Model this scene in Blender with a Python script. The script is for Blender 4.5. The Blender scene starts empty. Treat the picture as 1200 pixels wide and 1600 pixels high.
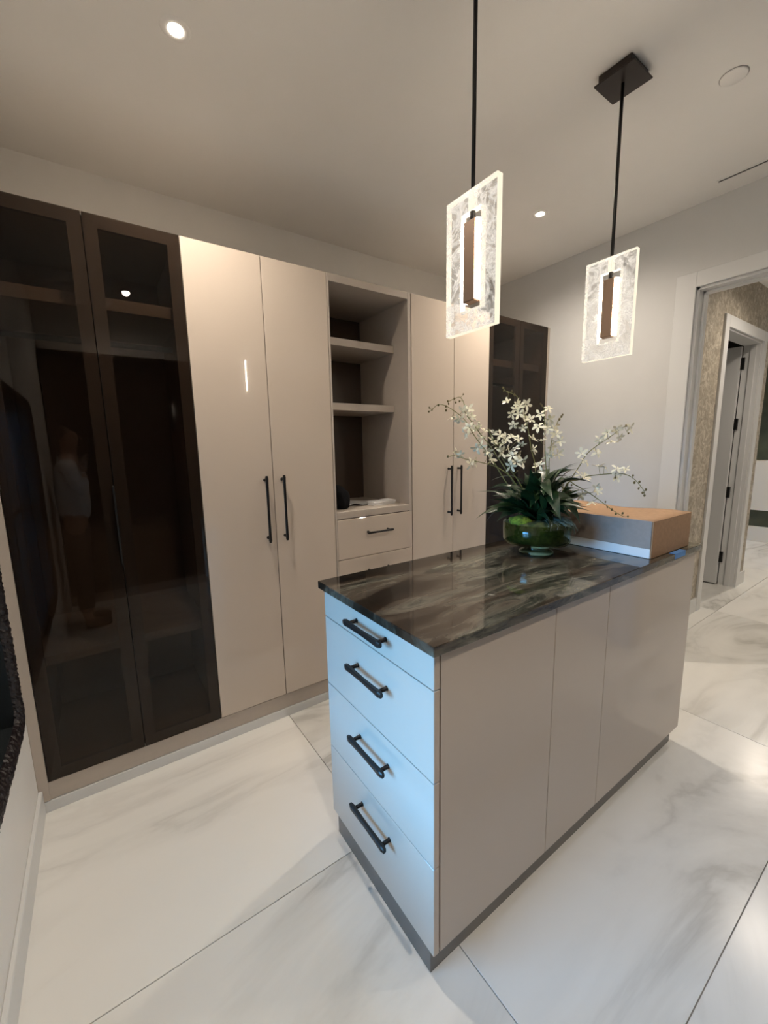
import bpy, bmesh, math, random
from mathutils import Vector, Matrix, Quaternion, noise

scn = bpy.context.scene
COL = scn.collection

# ------------------------------------------------------------------ camera
cam_d = bpy.data.cameras.new('camera')
cam_d.sensor_fit = 'HORIZONTAL'
cam_d.sensor_width = 36.0
cam_d.lens = 36.0 * 641.25 / 1200.0
cam_d.clip_start = 0.02
cam = bpy.data.objects.new('camera', cam_d)
COL.objects.link(cam)
cam.matrix_world = Matrix(((0.82008566, 0.10489493, -0.56254472, 0.3065),
                           (-0.57193199, 0.11795441, -0.81177617, -2.0759),
                           (-0.01879657, 0.98746332, 0.15672549, 1.5049),
                           (0, 0, 0, 1)))
scn.camera = cam

# ------------------------------------------------------------------ daylight and exposure
SKY = (0.17, 0.52, 1.0)
SKY_STRENGTH = 14.0
DOWNLIGHT_W = 33.0
WARM = (1.0, 0.875, 0.73)
PENDANT_STRIP = 56.0

w = bpy.data.worlds.new('daylight_sky')
scn.world = w
w.use_nodes = True
wnt = w.node_tree
wtc = wnt.nodes.new('ShaderNodeTexCoord')
wsx = wnt.nodes.new('ShaderNodeSeparateXYZ')
wrp = wnt.nodes.new('ShaderNodeValToRGB')
wnt.links.new(wtc.outputs['Generated'], wsx.inputs[0])
wnt.links.new(wsx.outputs['Z'], wrp.inputs[0])
wrp.color_ramp.elements[0].position = 0.0
wrp.color_ramp.elements[0].color = (0.06, 0.09, 0.11, 1)      # ground and water below the horizon
wrp.color_ramp.elements[1].position = 0.02
wrp.color_ramp.elements[1].color = (*SKY, 1)
wnt.links.new(wrp.outputs[0], wnt.nodes['Background'].inputs[0])
wnt.nodes['Background'].inputs[1].default_value = SKY_STRENGTH

# window in the left wall: a light portal helps sampling the sky through it
pd = bpy.data.lights.new('window_portal', 'AREA')
pd.shape = 'RECTANGLE'
pd.size = 1.32
pd.size_y = 0.95
pd.cycles.is_portal = True
po = bpy.data.objects.new('window_portal', pd)
COL.objects.link(po)
po.location = (-0.165, -1.08, 1.16)
po.rotation_euler = (0, -math.pi / 2, 0)

scn.view_settings.view_transform = 'Standard'
scn.view_settings.look = 'None'
scn.view_settings.gamma = 1.0
scn.view_settings.use_curve_mapping = False
scn.view_settings.exposure = 1.12
scn.cycles.max_bounces = 10
scn.cycles.transparent_max_bounces = 16
scn.cycles.sample_clamp_indirect = 6.0
scn.cycles.caustics_reflective = False
scn.cycles.caustics_refractive = False

R = random.Random(7)
PI = math.pi

# ------------------------------------------------------------------ materials
def new_mat(name):
    m = bpy.data.materials.new(name)
    m.use_nodes = True
    nt = m.node_tree
    return m, nt, nt.nodes['Principled BSDF']

def N(nt, t, **kw):
    n = nt.nodes.new(t)
    for k, v in kw.items():
        if k.startswith('i_'):
            n.inputs[k[2:].replace('_', ' ')].default_value = v
        else:
            setattr(n, k, v)
    return n

def ramp(nt, src, stops, interp='LINEAR'):
    r = nt.nodes.new('ShaderNodeValToRGB')
    r.color_ramp.interpolation = interp
    els = r.color_ramp.elements
    while len(els) < len(stops):
        els.new(0.5)
    for e, (p, c) in zip(els, stops):
        e.position = p
        e.color = (*c, 1) if len(c) == 3 else c
    nt.links.new(src, r.inputs[0])
    return r.outputs[0]

def simple(name, col, rough=0.5, metal=0.0, spec=0.5, grain=0.0, gscale=40.0, bump=0.0, coat=0.0):
    m, nt, b = new_mat(name)
    b.inputs['Base Color'].default_value = (*col, 1)
    b.inputs['Roughness'].default_value = rough
    b.inputs['Metallic'].default_value = metal
    b.inputs['Specular IOR Level'].default_value = spec
    b.inputs['Coat Weight'].default_value = coat
    b.inputs['Coat Roughness'].default_value = 0.03
    if grain or bump:
        tc = N(nt, 'ShaderNodeTexCoord')
        nz = N(nt, 'ShaderNodeTexNoise', i_Scale=gscale, i_Detail=5.0)
        nt.links.new(tc.outputs['Object'], nz.inputs['Vector'])
        if grain:
            lo = tuple(c * (1 - grain) for c in col)
            hi = tuple(min(1, c * (1 + grain)) for c in col)
            nt.links.new(ramp(nt, nz.outputs['Fac'], [(0.3, lo), (0.7, hi)]), b.inputs['Base Color'])
        if bump:
            bp = N(nt, 'ShaderNodeBump', i_Strength=bump, i_Distance=0.002)
            nt.links.new(nz.outputs['Fac'], bp.inputs['Height'])
            nt.links.new(bp.outputs['Normal'], b.inputs['Normal'])
    return m

def emit(name, col, strength):
    m, nt, b = new_mat(name)
    b.inputs['Base Color'].default_value = (*col, 1)
    b.inputs['Emission Color'].default_value = (*col, 1)
    b.inputs['Emission Strength'].default_value = strength
    return m

M = {}
M['wall'] = simple('painted_wall', (0.82, 0.80, 0.77), 0.6, grain=0.015, gscale=6, bump=0.03)
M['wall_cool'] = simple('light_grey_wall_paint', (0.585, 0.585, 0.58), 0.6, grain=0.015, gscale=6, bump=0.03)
M['light_block'] = simple('dark_light_block', (0.10, 0.10, 0.10), 0.7)  # dark so the added blockers outside bounce little sky light
M['ceiling'] = simple('painted_ceiling', (0.84, 0.82, 0.79), 0.7, grain=0.015, gscale=3)
M['trim'] = simple('white_trim_paint', (0.66, 0.665, 0.665), 0.3)
M['taupe'] = simple('gloss_taupe_lacquer', (0.57, 0.49, 0.415), 0.035, grain=0.01, gscale=2, spec=0.5)
M['taupe_matt'] = simple('taupe_melamine', (0.46, 0.40, 0.345), 0.35, grain=0.02, gscale=30)
M['black'] = simple('black_metal', (0.012, 0.011, 0.011), 0.38, metal=0.3)
M['bronze'] = simple('dark_bronze', (0.035, 0.026, 0.022), 0.4, metal=0.5)
M['bar_bronze'] = simple('bronze_light_bar', (0.20, 0.13, 0.09), 0.45, metal=0.5)
M['kick'] = simple('dark_plinth', (0.16, 0.15, 0.14), 0.25)
M['door_frame'] = simple('grey_door_frame', (0.36, 0.34, 0.32), 0.45)
M['grout'] = simple('grey_grout', (0.42, 0.41, 0.39), 0.8)
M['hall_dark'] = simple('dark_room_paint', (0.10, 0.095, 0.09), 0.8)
M['card'] = simple('brown_cardboard', (0.40, 0.245, 0.14), 0.75, grain=0.08, gscale=60, bump=0.2)
M['card_grey'] = simple('grey_cardboard', (0.30, 0.255, 0.225), 0.75, grain=0.05, gscale=60)
M['paper'] = simple('white_paper', (0.75, 0.74, 0.73), 0.6)
M['tape'] = simple('blue_tape', (0.09, 0.27, 0.62), 0.5)
M['cloth'] = simple('black_cloth', (0.008, 0.008, 0.010), 0.9, spec=0.1, bump=0.6, gscale=90)
M['petal'] = simple('white_petal', (0.86, 0.83, 0.66), 0.5)
M['stem'] = simple('green_stem', (0.16, 0.17, 0.055), 0.5, grain=0.2, gscale=50)
M['bud'] = simple('brown_green_bud', (0.13, 0.10, 0.035), 0.5)
M['leaf'] = simple('dark_green_leaf', (0.014, 0.036, 0.011), 0.35, grain=0.5, gscale=25)
M['moss'] = simple('green_moss', (0.060, 0.070, 0.018), 0.95, grain=0.5, gscale=60, bump=1.0)
M['tuft'] = simple('bright_moss', (0.17, 0.24, 0.02), 0.95, grain=0.5, gscale=80, bump=1.0)
M['skin'] = simple('skin', (0.45, 0.27, 0.19), 0.5)
M['shirt'] = simple('white_shirt_cloth', (0.72, 0.73, 0.76), 0.8, bump=0.2, gscale=30)
M['trousers'] = simple('dark_trouser_cloth', (0.018, 0.018, 0.022), 0.85)
M['hair'] = simple('dark_hair', (0.03, 0.02, 0.015), 0.6)
M['air_moss'] = simple('grey_hanging_moss', (0.20, 0.25, 0.20), 0.9)
M['hinge'] = simple('black_hinge', (0.02, 0.02, 0.02), 0.4, metal=0.6)
M['hall_white'] = simple('hall_white_panel', (0.72, 0.68, 0.60), 0.5)
M['hall_green'] = simple('green_stone', (0.075, 0.08, 0.05), 0.3, grain=0.5, gscale=3)
M['led'] = emit('warm_led_strip', (1.0, 0.865, 0.69), PENDANT_STRIP)
M['lamp'] = emit('downlight_lens', (1.0, 0.90, 0.74), 40.0)
M['bead'] = simple('black_beads', (0.012, 0.008, 0.009), 0.35, bump=1.0, gscale=220)
M['reveal'] = simple('dark_window_reveal', (0.022, 0.026, 0.028), 0.25)
M['opposite'] = simple('dark_glass_front', (0.03, 0.025, 0.022), 0.06)

def glass_mat(name, tint, rough=0.0, ior=1.5):
    m = bpy.data.materials.new(name)
    m.use_nodes = True
    nt = m.node_tree
    nt.nodes.remove(nt.nodes['Principled BSDF'])
    out = nt.nodes['Material Output']
    tr = N(nt, 'ShaderNodeBsdfTransparent')
    tr.inputs[0].default_value = (*tint, 1)
    gl = N(nt, 'ShaderNodeBsdfGlossy')
    gl.inputs['Roughness'].default_value = rough
    # Schlick reflectance, the same from both sides of the sheet
    lw = N(nt, 'ShaderNodeLayerWeight')
    lw.inputs['Blend'].default_value = 0.5
    pw = N(nt, 'ShaderNodeMath', operation='POWER'); pw.inputs[1].default_value = 5.0
    nt.links.new(lw.outputs['Facing'], pw.inputs[0])
    r0 = ((ior - 1) / (ior + 1)) ** 2
    fr = N(nt, 'ShaderNodeMath', operation='MULTIPLY_ADD')
    fr.inputs[1].default_value = 1 - r0
    fr.inputs[2].default_value = r0
    nt.links.new(pw.outputs[0], fr.inputs[0])
    mx = N(nt, 'ShaderNodeMixShader')
    nt.links.new(fr.outputs[0], mx.inputs[0])
    nt.links.new(tr.outputs[0], mx.inputs[1])
    nt.links.new(gl.outputs[0], mx.inputs[2])
    nt.links.new(mx.outputs[0], out.inputs[0])
    return m

M['smoke'] = glass_mat('smoked_bronze_glass', (0.50, 0.455, 0.42), 0.0, 1.40)
M['bronze_mirror'] = simple('bronze_mirror_glass', (0.05, 0.03, 0.02), 0.03, metal=0.0, spec=0.9)
M['clear'] = glass_mat('clear_window_glass', (0.95, 0.97, 0.97), 0.0, 1.45)
M['vase'] = glass_mat('green_tinted_glass', (0.66, 0.74, 0.56), 0.02, 1.5)

def floor_mat():
    m, nt, b = new_mat('white_marble_tile')
    tc = N(nt, 'ShaderNodeTexCoord')
    oi = N(nt, 'ShaderNodeObjectInfo')
    mul = N(nt, 'ShaderNodeMath', operation='MULTIPLY')
    mul.inputs[1].default_value = 37.0
    nt.links.new(oi.outputs['Random'], mul.inputs[0])
    add = N(nt, 'ShaderNodeVectorMath', operation='ADD')
    nt.links.new(tc.outputs['Object'], add.inputs[0])
    nt.links.new(mul.outputs[0], add.inputs[1])
    rot = N(nt, 'ShaderNodeMapping')
    rot.inputs['Rotation'].default_value = (0, 0, -0.95)
    rot.inputs['Scale'].default_value = (0.55, 1.6, 1)
    nt.links.new(add.outputs[0], rot.inputs[0])
    n1 = N(nt, 'ShaderNodeTexNoise', i_Scale=1.1, i_Detail=7.0, i_Roughness=0.55, i_Distortion=0.9)
    nt.links.new(rot.outputs[0], n1.inputs['Vector'])
    # thin veins where the noise crosses 0.5
    v = N(nt, 'ShaderNodeMath', operation='SUBTRACT'); v.inputs[1].default_value = 0.5
    a = N(nt, 'ShaderNodeMath', operation='ABSOLUTE')
    nt.links.new(n1.outputs['Fac'], v.inputs[0]); nt.links.new(v.outputs[0], a.inputs[0])
    vein = ramp(nt, a.outputs[0], [(0.0, (0.72, 0.72, 0.72)), (0.03, (0.30, 0.30, 0.30)), (0.10, (0, 0, 0))])
    n2 = N(nt, 'ShaderNodeTexNoise', i_Scale=0.9, i_Detail=3.0, i_Distortion=0.4)
    nt.links.new(rot.outputs[0], n2.inputs['Vector'])
    patch = ramp(nt, n2.outputs['Fac'], [(0.42, (0, 0, 0)), (0.62, (1, 1, 1))])
    mm = N(nt, 'ShaderNodeMath', operation='MULTIPLY')
    nt.links.new(vein, mm.inputs[0]); nt.links.new(patch, mm.inputs[1])
    cloud = ramp(nt, n2.outputs['Fac'], [(0.35, (0.86, 0.85, 0.82)), (0.75, (0.77, 0.765, 0.735))])
    mix = N(nt, 'ShaderNodeMix', data_type='RGBA')
    nt.links.new(mm.outputs[0], mix.inputs[0])
    nt.links.new(cloud, mix.inputs[6])
    mix.inputs[7].default_value = (0.42, 0.41, 0.38, 1)
    nt.links.new(mix.outputs[2], b.inputs['Base Color'])
    b.inputs['Roughness'].default_value = 0.22
    b.inputs['Specular IOR Level'].default_value = 0.4
    return m
M['tile'] = floor_mat()

def counter_mat():
    m, nt, b = new_mat('dark_veined_marble')
    tc = N(nt, 'ShaderNodeTexCoord')
    mp = N(nt, 'ShaderNodeMapping')
    mp.inputs['Rotation'].default_value = (0, 0, 0.30)
    mp.inputs['Scale'].default_value = (1.0, 3.0, 3.0)
    mp.inputs['Location'].default_value = (0.9, 0.2, 0.0)
    nt.links.new(tc.outputs['Object'], mp.inputs[0])
    # slow warp bends the bands
    wv = N(nt, 'ShaderNodeTexNoise', i_Scale=1.3, i_Detail=3.0)
    nt.links.new(mp.outputs[0], wv.inputs['Vector'])
    sc = N(nt, 'ShaderNodeVectorMath', operation='SCALE'); sc.inputs['Scale'].default_value = 1.1
    nt.links.new(wv.outputs['Color'], sc.inputs[0])
    ad = N(nt, 'ShaderNodeVectorMath', operation='ADD')
    nt.links.new(mp.outputs[0], ad.inputs[0]); nt.links.new(sc.outputs[0], ad.inputs[1])
    big = N(nt, 'ShaderNodeTexNoise', i_Scale=1.25, i_Detail=3.0, i_Roughness=0.5)
    nt.links.new(ad.outputs[0], big.inputs['Vector'])
    base = ramp(nt, big.outputs['Fac'], [(0.32, (0.003, 0.003, 0.003)), (0.44, (0.018, 0.011, 0.007)), (0.50, (0.050, 0.035, 0.024)),
                                         (0.56, (0.006, 0.008, 0.006)), (0.66, (0.05, 0.055, 0.04))])
    # fine stretched streaks, gathered where the slow noise is high
    mp2 = N(nt, 'ShaderNodeMapping')
    mp2.inputs['Scale'].default_value = (1.0, 1.7, 1.0)
    nt.links.new(ad.outputs[0], mp2.inputs[0])
    fine = N(nt, 'ShaderNodeTexNoise', i_Scale=3.6, i_Detail=14.0, i_Roughness=0.74, i_Distortion=0.25)
    nt.links.new(mp2.outputs[0], fine.inputs['Vector'])
    st = ramp(nt, fine.outputs['Fac'], [(0.40, (0, 0, 0)), (0.52, (0.45, 0.45, 0.45)), (0.66, (1, 1, 1))])
    where = ramp(nt, big.outputs['Fac'], [(0.44, (0.05, 0.05, 0.05)), (0.55, (0.55, 0.55, 0.55)), (0.64, (1, 1, 1))])
    mu = N(nt, 'ShaderNodeMath', operation='MULTIPLY')
    nt.links.new(st, mu.inputs[0]); nt.links.new(where, mu.inputs[1])
    mix = N(nt, 'ShaderNodeMix', data_type='RGBA')
    nt.links.new(mu.outputs[0], mix.inputs[0])
    nt.links.new(base, mix.inputs[6])
    mix.inputs[7].default_value = (0.29, 0.265, 0.20, 1)
    nt.links.new(mix.outputs[2], b.inputs['Base Color'])
    b.inputs['Roughness'].default_value = 0.05
    return m
M['counter'] = counter_mat()

def wallpaper_mat():
    m, nt, b = new_mat('textured_beige_wallpaper')
    tc = N(nt, 'ShaderNodeTexCoord')
    n1 = N(nt, 'ShaderNodeTexNoise', i_Scale=16.0, i_Detail=8.0, i_Roughness=0.72, i_Distortion=1.2)
    nt.links.new(tc.outputs['Object'], n1.inputs['Vector'])
    nt.links.new(ramp(nt, n1.outputs['Fac'], [(0.35, (0.25, 0.215, 0.165)), (0.5, (0.38, 0.335, 0.265)), (0.62, (0.58, 0.53, 0.44))]), b.inputs['Base Color'])
    bp = N(nt, 'ShaderNodeBump', i_Strength=0.5, i_Distance=0.01)
    nt.links.new(n1.outputs['Fac'], bp.inputs['Height'])
    nt.links.new(bp.outputs['Normal'], b.inputs['Normal'])
    b.inputs['Roughness'].default_value = 0.55
    return m
M['wallpaper'] = wallpaper_mat()

def acrylic_mat():
    """clear cast acrylic with white swirls, carrying the light of the strip inside"""
    m = bpy.data.materials.new('swirled_acrylic')
    m.use_nodes = True
    nt = m.node_tree
    b = nt.nodes['Principled BSDF']
    out = nt.nodes['Material Output']
    tc = N(nt, 'ShaderNodeTexCoord')
    n1 = N(nt, 'ShaderNodeTexNoise', i_Scale=10.0, i_Detail=3.5, i_Roughness=0.6, i_Distortion=3.0)
    nt.links.new(tc.outputs['Object'], n1.inputs['Vector'])
    f = ramp(nt, n1.outputs['Fac'], [(0.40, (0.06, 0.06, 0.06)), (0.50, (0.42, 0.42, 0.42)), (0.56, (0.80, 0.80, 0.80)), (0.64, (0.30, 0.30, 0.30))])
    b.inputs['Base Color'].default_value = (0.5, 0.5, 0.5, 1)
    b.inputs['Roughness'].default_value = 0.2
    b.inputs['Emission Color'].default_value = (1.0, 0.93, 0.84, 1)
    b.inputs['Emission Strength'].default_value = 0.22
    tr = N(nt, 'ShaderNodeBsdfTransparent')
    mx = N(nt, 'ShaderNodeMixShader')
    nt.links.new(f, mx.inputs[0])
    nt.links.new(tr.outputs[0], mx.inputs[1])
    nt.links.new(b.outputs[0], mx.inputs[2])
    nt.links.new(mx.outputs[0], out.inputs[0])
    return m
M['acrylic'] = acrylic_mat()
M['acrylic_edge'] = emit('lit_acrylic_edge', (1.0, 0.86, 0.66), 0.50)
M['acrylic_edge'].node_tree.nodes['Principled BSDF'].inputs['Base Color'].default_value = (0.10, 0.09, 0.08, 1)

# ------------------------------------------------------------------ mesh helpers
def add_box(bm, x, y, z, bev=0.0):
    x0, x1 = x; y0, y1 = y; z0, z1 = z
    vs = [bm.verts.new(p) for p in ((x0, y0, z0), (x1, y0, z0), (x1, y1, z0), (x0, y1, z0),
                                    (x0, y0, z1), (x1, y0, z1), (x1, y1, z1), (x0, y1, z1))]
    fs = [bm.faces.new([vs[i] for i in q]) for q in ((3, 2, 1, 0), (4, 5, 6, 7), (0, 1, 5, 4), (1, 2, 6, 5), (2, 3, 7, 6), (3, 0, 4, 7))]
    if bev:
        es = list({e for f in fs for e in f.edges})
        bmesh.ops.bevel(bm, geom=es, offset=bev, segments=1, affect='EDGES', profile=0.5)

def add_tube(bm, pts, rad, n=8, caps=True):
    pts = [Vector(p) for p in pts]
    rads = rad if isinstance(rad, (list, tuple)) else [rad] * len(pts)
    rings = []
    up = None
    for i, p in enumerate(pts):
        d = (pts[min(i + 1, len(pts) - 1)] - pts[max(i - 1, 0)]).normalized()
        if up is None:
            up = Vector((0, 0, 1)) if abs(d.z) < 0.9 else Vector((1, 0, 0))
        s = d.cross(up).normalized()
        up = s.cross(d).normalized()
        rings.append([bm.verts.new(p + (s * math.cos(2 * PI * k / n) + up * math.sin(2 * PI * k / n)) * rads[i]) for k in range(n)])
    for a, b in zip(rings, rings[1:]):
        for k in range(n):
            f = bm.faces.new((a[k], a[(k + 1) % n], b[(k + 1) % n], b[k]))
            f.smooth = True
    if caps:
        bm.faces.new(rings[0][::-1])
        bm.faces.new(rings[-1])

def add_lathe(bm, prof, c=(0, 0, 0), n=40):
    rings = []
    for r, z in prof:
        rings.append([bm.verts.new((c[0] + r * math.cos(2 * PI * k / n), c[1] + r * math.sin(2 * PI * k / n), c[2] + z)) for k in range(n)])
    for a, b in zip(rings, rings[1:]):
        for k in range(n):
            f = bm.faces.new((a[k], a[(k + 1) % n], b[(k + 1) % n], b[k]))
            f.smooth = True
    return rings

def world_origin(o):
    v = Vector((0, 0, 0))
    while o is not None:
        v += o.location
        o = o.parent
    return v

def link(name, bm, mat, parent=None, label=None):
    """mesh given in room coordinates; its origin becomes the parent's origin"""
    bmesh.ops.recalc_face_normals(bm, faces=bm.faces[:])
    if parent is not None:
        bmesh.ops.translate(bm, verts=bm.verts[:], vec=-world_origin(parent))
    me = bpy.data.meshes.new(name)
    bm.to_mesh(me)
    bm.free()
    for q in (mat if isinstance(mat, (list, tuple)) else [mat]):
        me.materials.append(M[q])
    o = bpy.data.objects.new(name, me)
    COL.objects.link(o)
    o.parent = parent
    if label:
        o['label'] = label
    return o

def box(name, x, y, z, mat, parent=None, bev=0.0012, label=None):
    bm = bmesh.new()
    add_box(bm, x, y, z, bev)
    return link(name, bm, mat, parent, label)

def boxes(name, lst, mat, parent=None, bev=0.0):
    bm = bmesh.new()
    for b in lst:
        add_box(bm, *b, bev)
    return link(name, bm, mat, parent)

def tag(o, label, cat, group=None):
    o['label'] = label
    o['category'] = cat
    if group:
        o['group'] = group
    return o

def thing(name, label, cat, loc, group=None):
    o = bpy.data.objects.new(name, None)
    o.empty_display_size = 0.1
    COL.objects.link(o)
    o.location = loc
    return tag(o, label, cat, group)

def struct(o, label=None):
    o['kind'] = 'structure'
    if label:
        o['label'] = label
    return o

def child(name, mesh, parent, loc=(0, 0, 0), rot=None, scale=None):
    """a shared-mesh piece placed in room coordinates under its parent"""
    o = bpy.data.objects.new(name, mesh)
    COL.objects.link(o)
    o.parent = parent
    o.location = Vector(loc) - world_origin(parent)
    if rot is not None:
        o.rotation_mode = 'QUATERNION'
        o.rotation_quaternion = rot
    if scale is not None:
        o.scale = (scale,) * 3 if not isinstance(scale, (tuple, list)) else scale
    return o

def mesh_only(name, bm, mat):
    bmesh.ops.recalc_face_normals(bm, faces=bm.faces[:])
    me = bpy.data.meshes.new(name)
    bm.to_mesh(me)
    bm.free()
    me.materials.append(M[mat])
    return me

# ------------------------------------------------------------------ the room
XL, XR = -0.037, 3.397          # left and right wall faces
YB, YN = 0.642, -2.95           # wall behind the wardrobes, wall opposite
ZC = 2.89                       # ceiling
WT = 0.13                       # wall thickness
DOOR_Z = 2.42

fl = struct(box('floor', (-3.3, 9.2), (-5.0, 2.4), (-0.12, -0.010), 'grout', bev=0), 'white marble tiled floor with grey joints')
# tiles: 0.915 m wide courses, 1.83 m long, thin recessed joints
TX, TY, J = 1.83, 0.915, 0.0014
bm = bmesh.new()
add_box(bm, (-TX / 2 + J, TX / 2 - J), (-TY / 2 + J, TY / 2 - J), (-0.010, 0.0), 0.0006)
tile_me = mesh_only('tile', bm, 'tile')
for row in range(-4, 1):
    yc = -0.90 + TY * (row + 0.5)
    if yc > 0.3 or yc < -4.5:
        continue
    for k in range(-3, 5):
        xc = 1.06 + TX * (k + 0.5)
        if xc < -3.0 or xc > 9:
            continue
        t = child('tile', tile_me, fl, (xc, yc, 0.0))
# the course beyond the joint along the wardrobes and at the hall
for k in range(1, 5):
    child('tile', tile_me, fl, (1.06 + TX * (k + 0.5), -0.90 + TY * 1.5, 0.0))
    child('tile', tile_me, fl, (1.06 + TX * (k + 0.5), -0.90 + TY * 2.5, 0.0))

struct(box('ceiling', (-3.4, 9.2), (-5.1, 2.4), (ZC, ZC + 0.1), 'ceiling', bev=0))
struct(box('wall_back', (XL - WT, XR), (YB, YB + 0.12), (0, ZC), 'wall', bev=0), 'painted wall above the wardrobes')
WY0, WY1, WZ0, WZ1 = -1.55, -0.175, 0.515, 1.80     # window opening in the left wall
struct(boxes('wall_left', [((XL - WT, XL), (WY1, YB), (0, ZC)), ((XL - WT, XL), (YN, WY0), (0, ZC)), ((XL - WT, XL), (WY0, WY1), (0, WZ0)), ((XL - WT, XL), (WY0, WY1), (WZ1, ZC))], 'wall'))
OY0, OY1 = -0.985, -1.98        # hall opening
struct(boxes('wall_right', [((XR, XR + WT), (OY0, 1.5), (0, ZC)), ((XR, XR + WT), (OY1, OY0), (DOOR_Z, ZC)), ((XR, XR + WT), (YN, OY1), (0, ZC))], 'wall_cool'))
struct(box('wall_near', (XL - WT, XR + WT), (YN - 0.1, YN), (0, ZC), 'wall', bev=0))

def baseboard(name, x, y, h=0.11):
    return struct(box(name, x, y, (0.0, h), 'trim', bev=0.003))
baseboard('baseboard_left', (XL, XL + 0.015), (-1.16, -0.001))
baseboard('baseboard_right', (XR - 0.015, XR), (-0.874, -0.003))

# casing of the opening to the hall, room side and hall side, and its jamb lining
def casing_yz(name, xa, xb, y0, y1, zt, cw=0.108, kind='trim'):
    return struct(boxes(name, [((xa, xb), (y0, y0 + cw), (0, zt + cw - 0.02)), ((xa, xb), (y1 - cw, y1), (0, zt + cw - 0.02)), ((xa, xb), (y1, y0), (zt, zt + cw - 0.02))], kind, bev=0.002))
casing_yz('trim_1', XR - 0.018, XR, OY0, OY1, DOOR_Z, 0.108)
casing_yz('trim_2', XR + WT, XR + WT + 0.018, OY0, OY1, DOOR_Z, 0.06)
struct(boxes('trim_3', [((XR + 0.0005, XR + WT - 0.0005), (OY0 - 0.016, OY0), (0, DOOR_Z)), ((XR + 0.0005, XR + WT - 0.0005), (OY1, OY1 + 0.016), (0, DOOR_Z)),
                        ((XR + 0.0005, XR + WT - 0.0005), (OY1, OY0), (DOOR_Z - 0.016, DOOR_Z)),
                        ((XR + 0.06, XR + 0.10), (OY0 - 0.030, OY0 - 0.016), (0, DOOR_Z - 0.016)),
                        ((XR + 0.06, XR + 0.10), (OY1 + 0.016, OY0 - 0.016), (DOOR_Z - 0.030, DOOR_Z - 0.016))], 'trim', bev=0.001))
# unseen slabs and wall added outside the window to shape its daylight
struct(box('floor_light_block', (-3.2, XL - WT), (-1.64, 1.5), (-0.1, 0.0), 'light_block', bev=0))  # unseen dark slab, added to cut light from below the horizon
struct(box('wall_light_block', (-3.2, XL - WT), (-1.78, -1.64), (-0.1, 2.9), 'light_block', bev=0))  # unseen wall, added to keep sky light off the wardrobe doors
struct(box('ceiling_light_block', (-0.90, XL - WT), (-1.64, 1.5), (2.75, 2.9), 'wall', bev=0))  # unseen overhang, added to limit high sky light on the floor

# ------------------------------------------------------------------ hall beyond the opening
HY = -0.78                      # face of the hall's papered wall
struct(boxes('wall_hall', [((XR + WT, 4.652), (HY, HY + WT), (0, ZC)), ((5.602, 5.86), (HY, HY + WT), (0, ZC)), ((4.652, 5.602), (HY, HY + WT), (DOOR_Z, ZC))], 'wallpaper'),
       'beige textured papered wall of the hall')
struct(boxes('wall_hall_side', [((XR + WT, 9.1), (-2.75, -2.65), (0, ZC))], 'wall'))
struct(boxes('wall_hall_end', [((8.64, 8.76), (-2.65, 1.6), (0, ZC))], 'wall'))
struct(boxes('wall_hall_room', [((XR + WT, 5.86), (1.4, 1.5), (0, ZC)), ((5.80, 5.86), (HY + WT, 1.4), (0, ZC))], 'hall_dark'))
struct(boxes('wall_hall_far', [((5.86, 8.64), (1.6, 1.7), (0, ZC))], 'wall'))
cw = 0.09
struct(boxes('trim_5', [((4.652 - cw, 4.652), (HY - 0.018, HY), (0, DOOR_Z + cw)), ((5.602, 5.602 + cw), (HY - 0.018, HY), (0, DOOR_Z + cw)), ((4.652, 5.602), (HY - 0.018, HY), (DOOR_Z, DOOR_Z + cw)),
                        ((4.652, 4.668), (HY, HY + WT), (0, DOOR_Z)), ((5.586, 5.602), (HY, HY + WT), (0, DOOR_Z)), ((4.668, 5.586), (HY, HY + WT), (DOOR_Z - 0.016, DOOR_Z)),
                        ((5.572, 5.586), (HY + 0.03, HY + 0.075), (0, DOOR_Z - 0.016))], 'trim', bev=0.0015))
struct(boxes('baseboard_hall', [((XR + WT + 0.02, 4.56), (HY - 0.015, HY), (0, 0.13)), ((5.695, 5.86), (HY - 0.015, HY), (0, 0.13)), ((5.86, 5.875), (HY - 0.015, HY + WT), (0, 0.13))], 'trim', bev=0.002))
d1 = struct(box('door_1', (5.545, 5.585), (HY + WT + 0.005, HY + WT + 0.91), (0.012, DOOR_Z - 0.02), 'trim', bev=0.002), 'white hall door standing open into a dark room')
for z in (0.30, 0.98, 1.66, 2.24):
    box('hinge', (5.560, 5.586), (HY + WT - 0.022, HY + WT + 0.012), (z - 0.055, z + 0.055), 'hinge', d1)

vn = thing('bath_surround', 'low white panelled surround with dark recess at far end of hall', 'bath', (8.4, 0.2, 0))
box('white_front', (8.30, 8.62), (-1.30, 1.5), (0.47, 1.20), 'hall_white', vn)
box('dark_recess', (8.36, 8.62), (-1.30, 1.5), (0.22, 0.47), 'hall_green', vn)
box('white_base', (8.30, 8.62), (-1.30, 1.5), (0.0, 0.22), 'hall_white', vn)
tag(box('stone_panel', (8.585, 8.635), (-1.30, 1.5), (1.205, 2.80), 'hall_green'), 'dark green stone panel on the far wall of the hall', 'wall panel')

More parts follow.
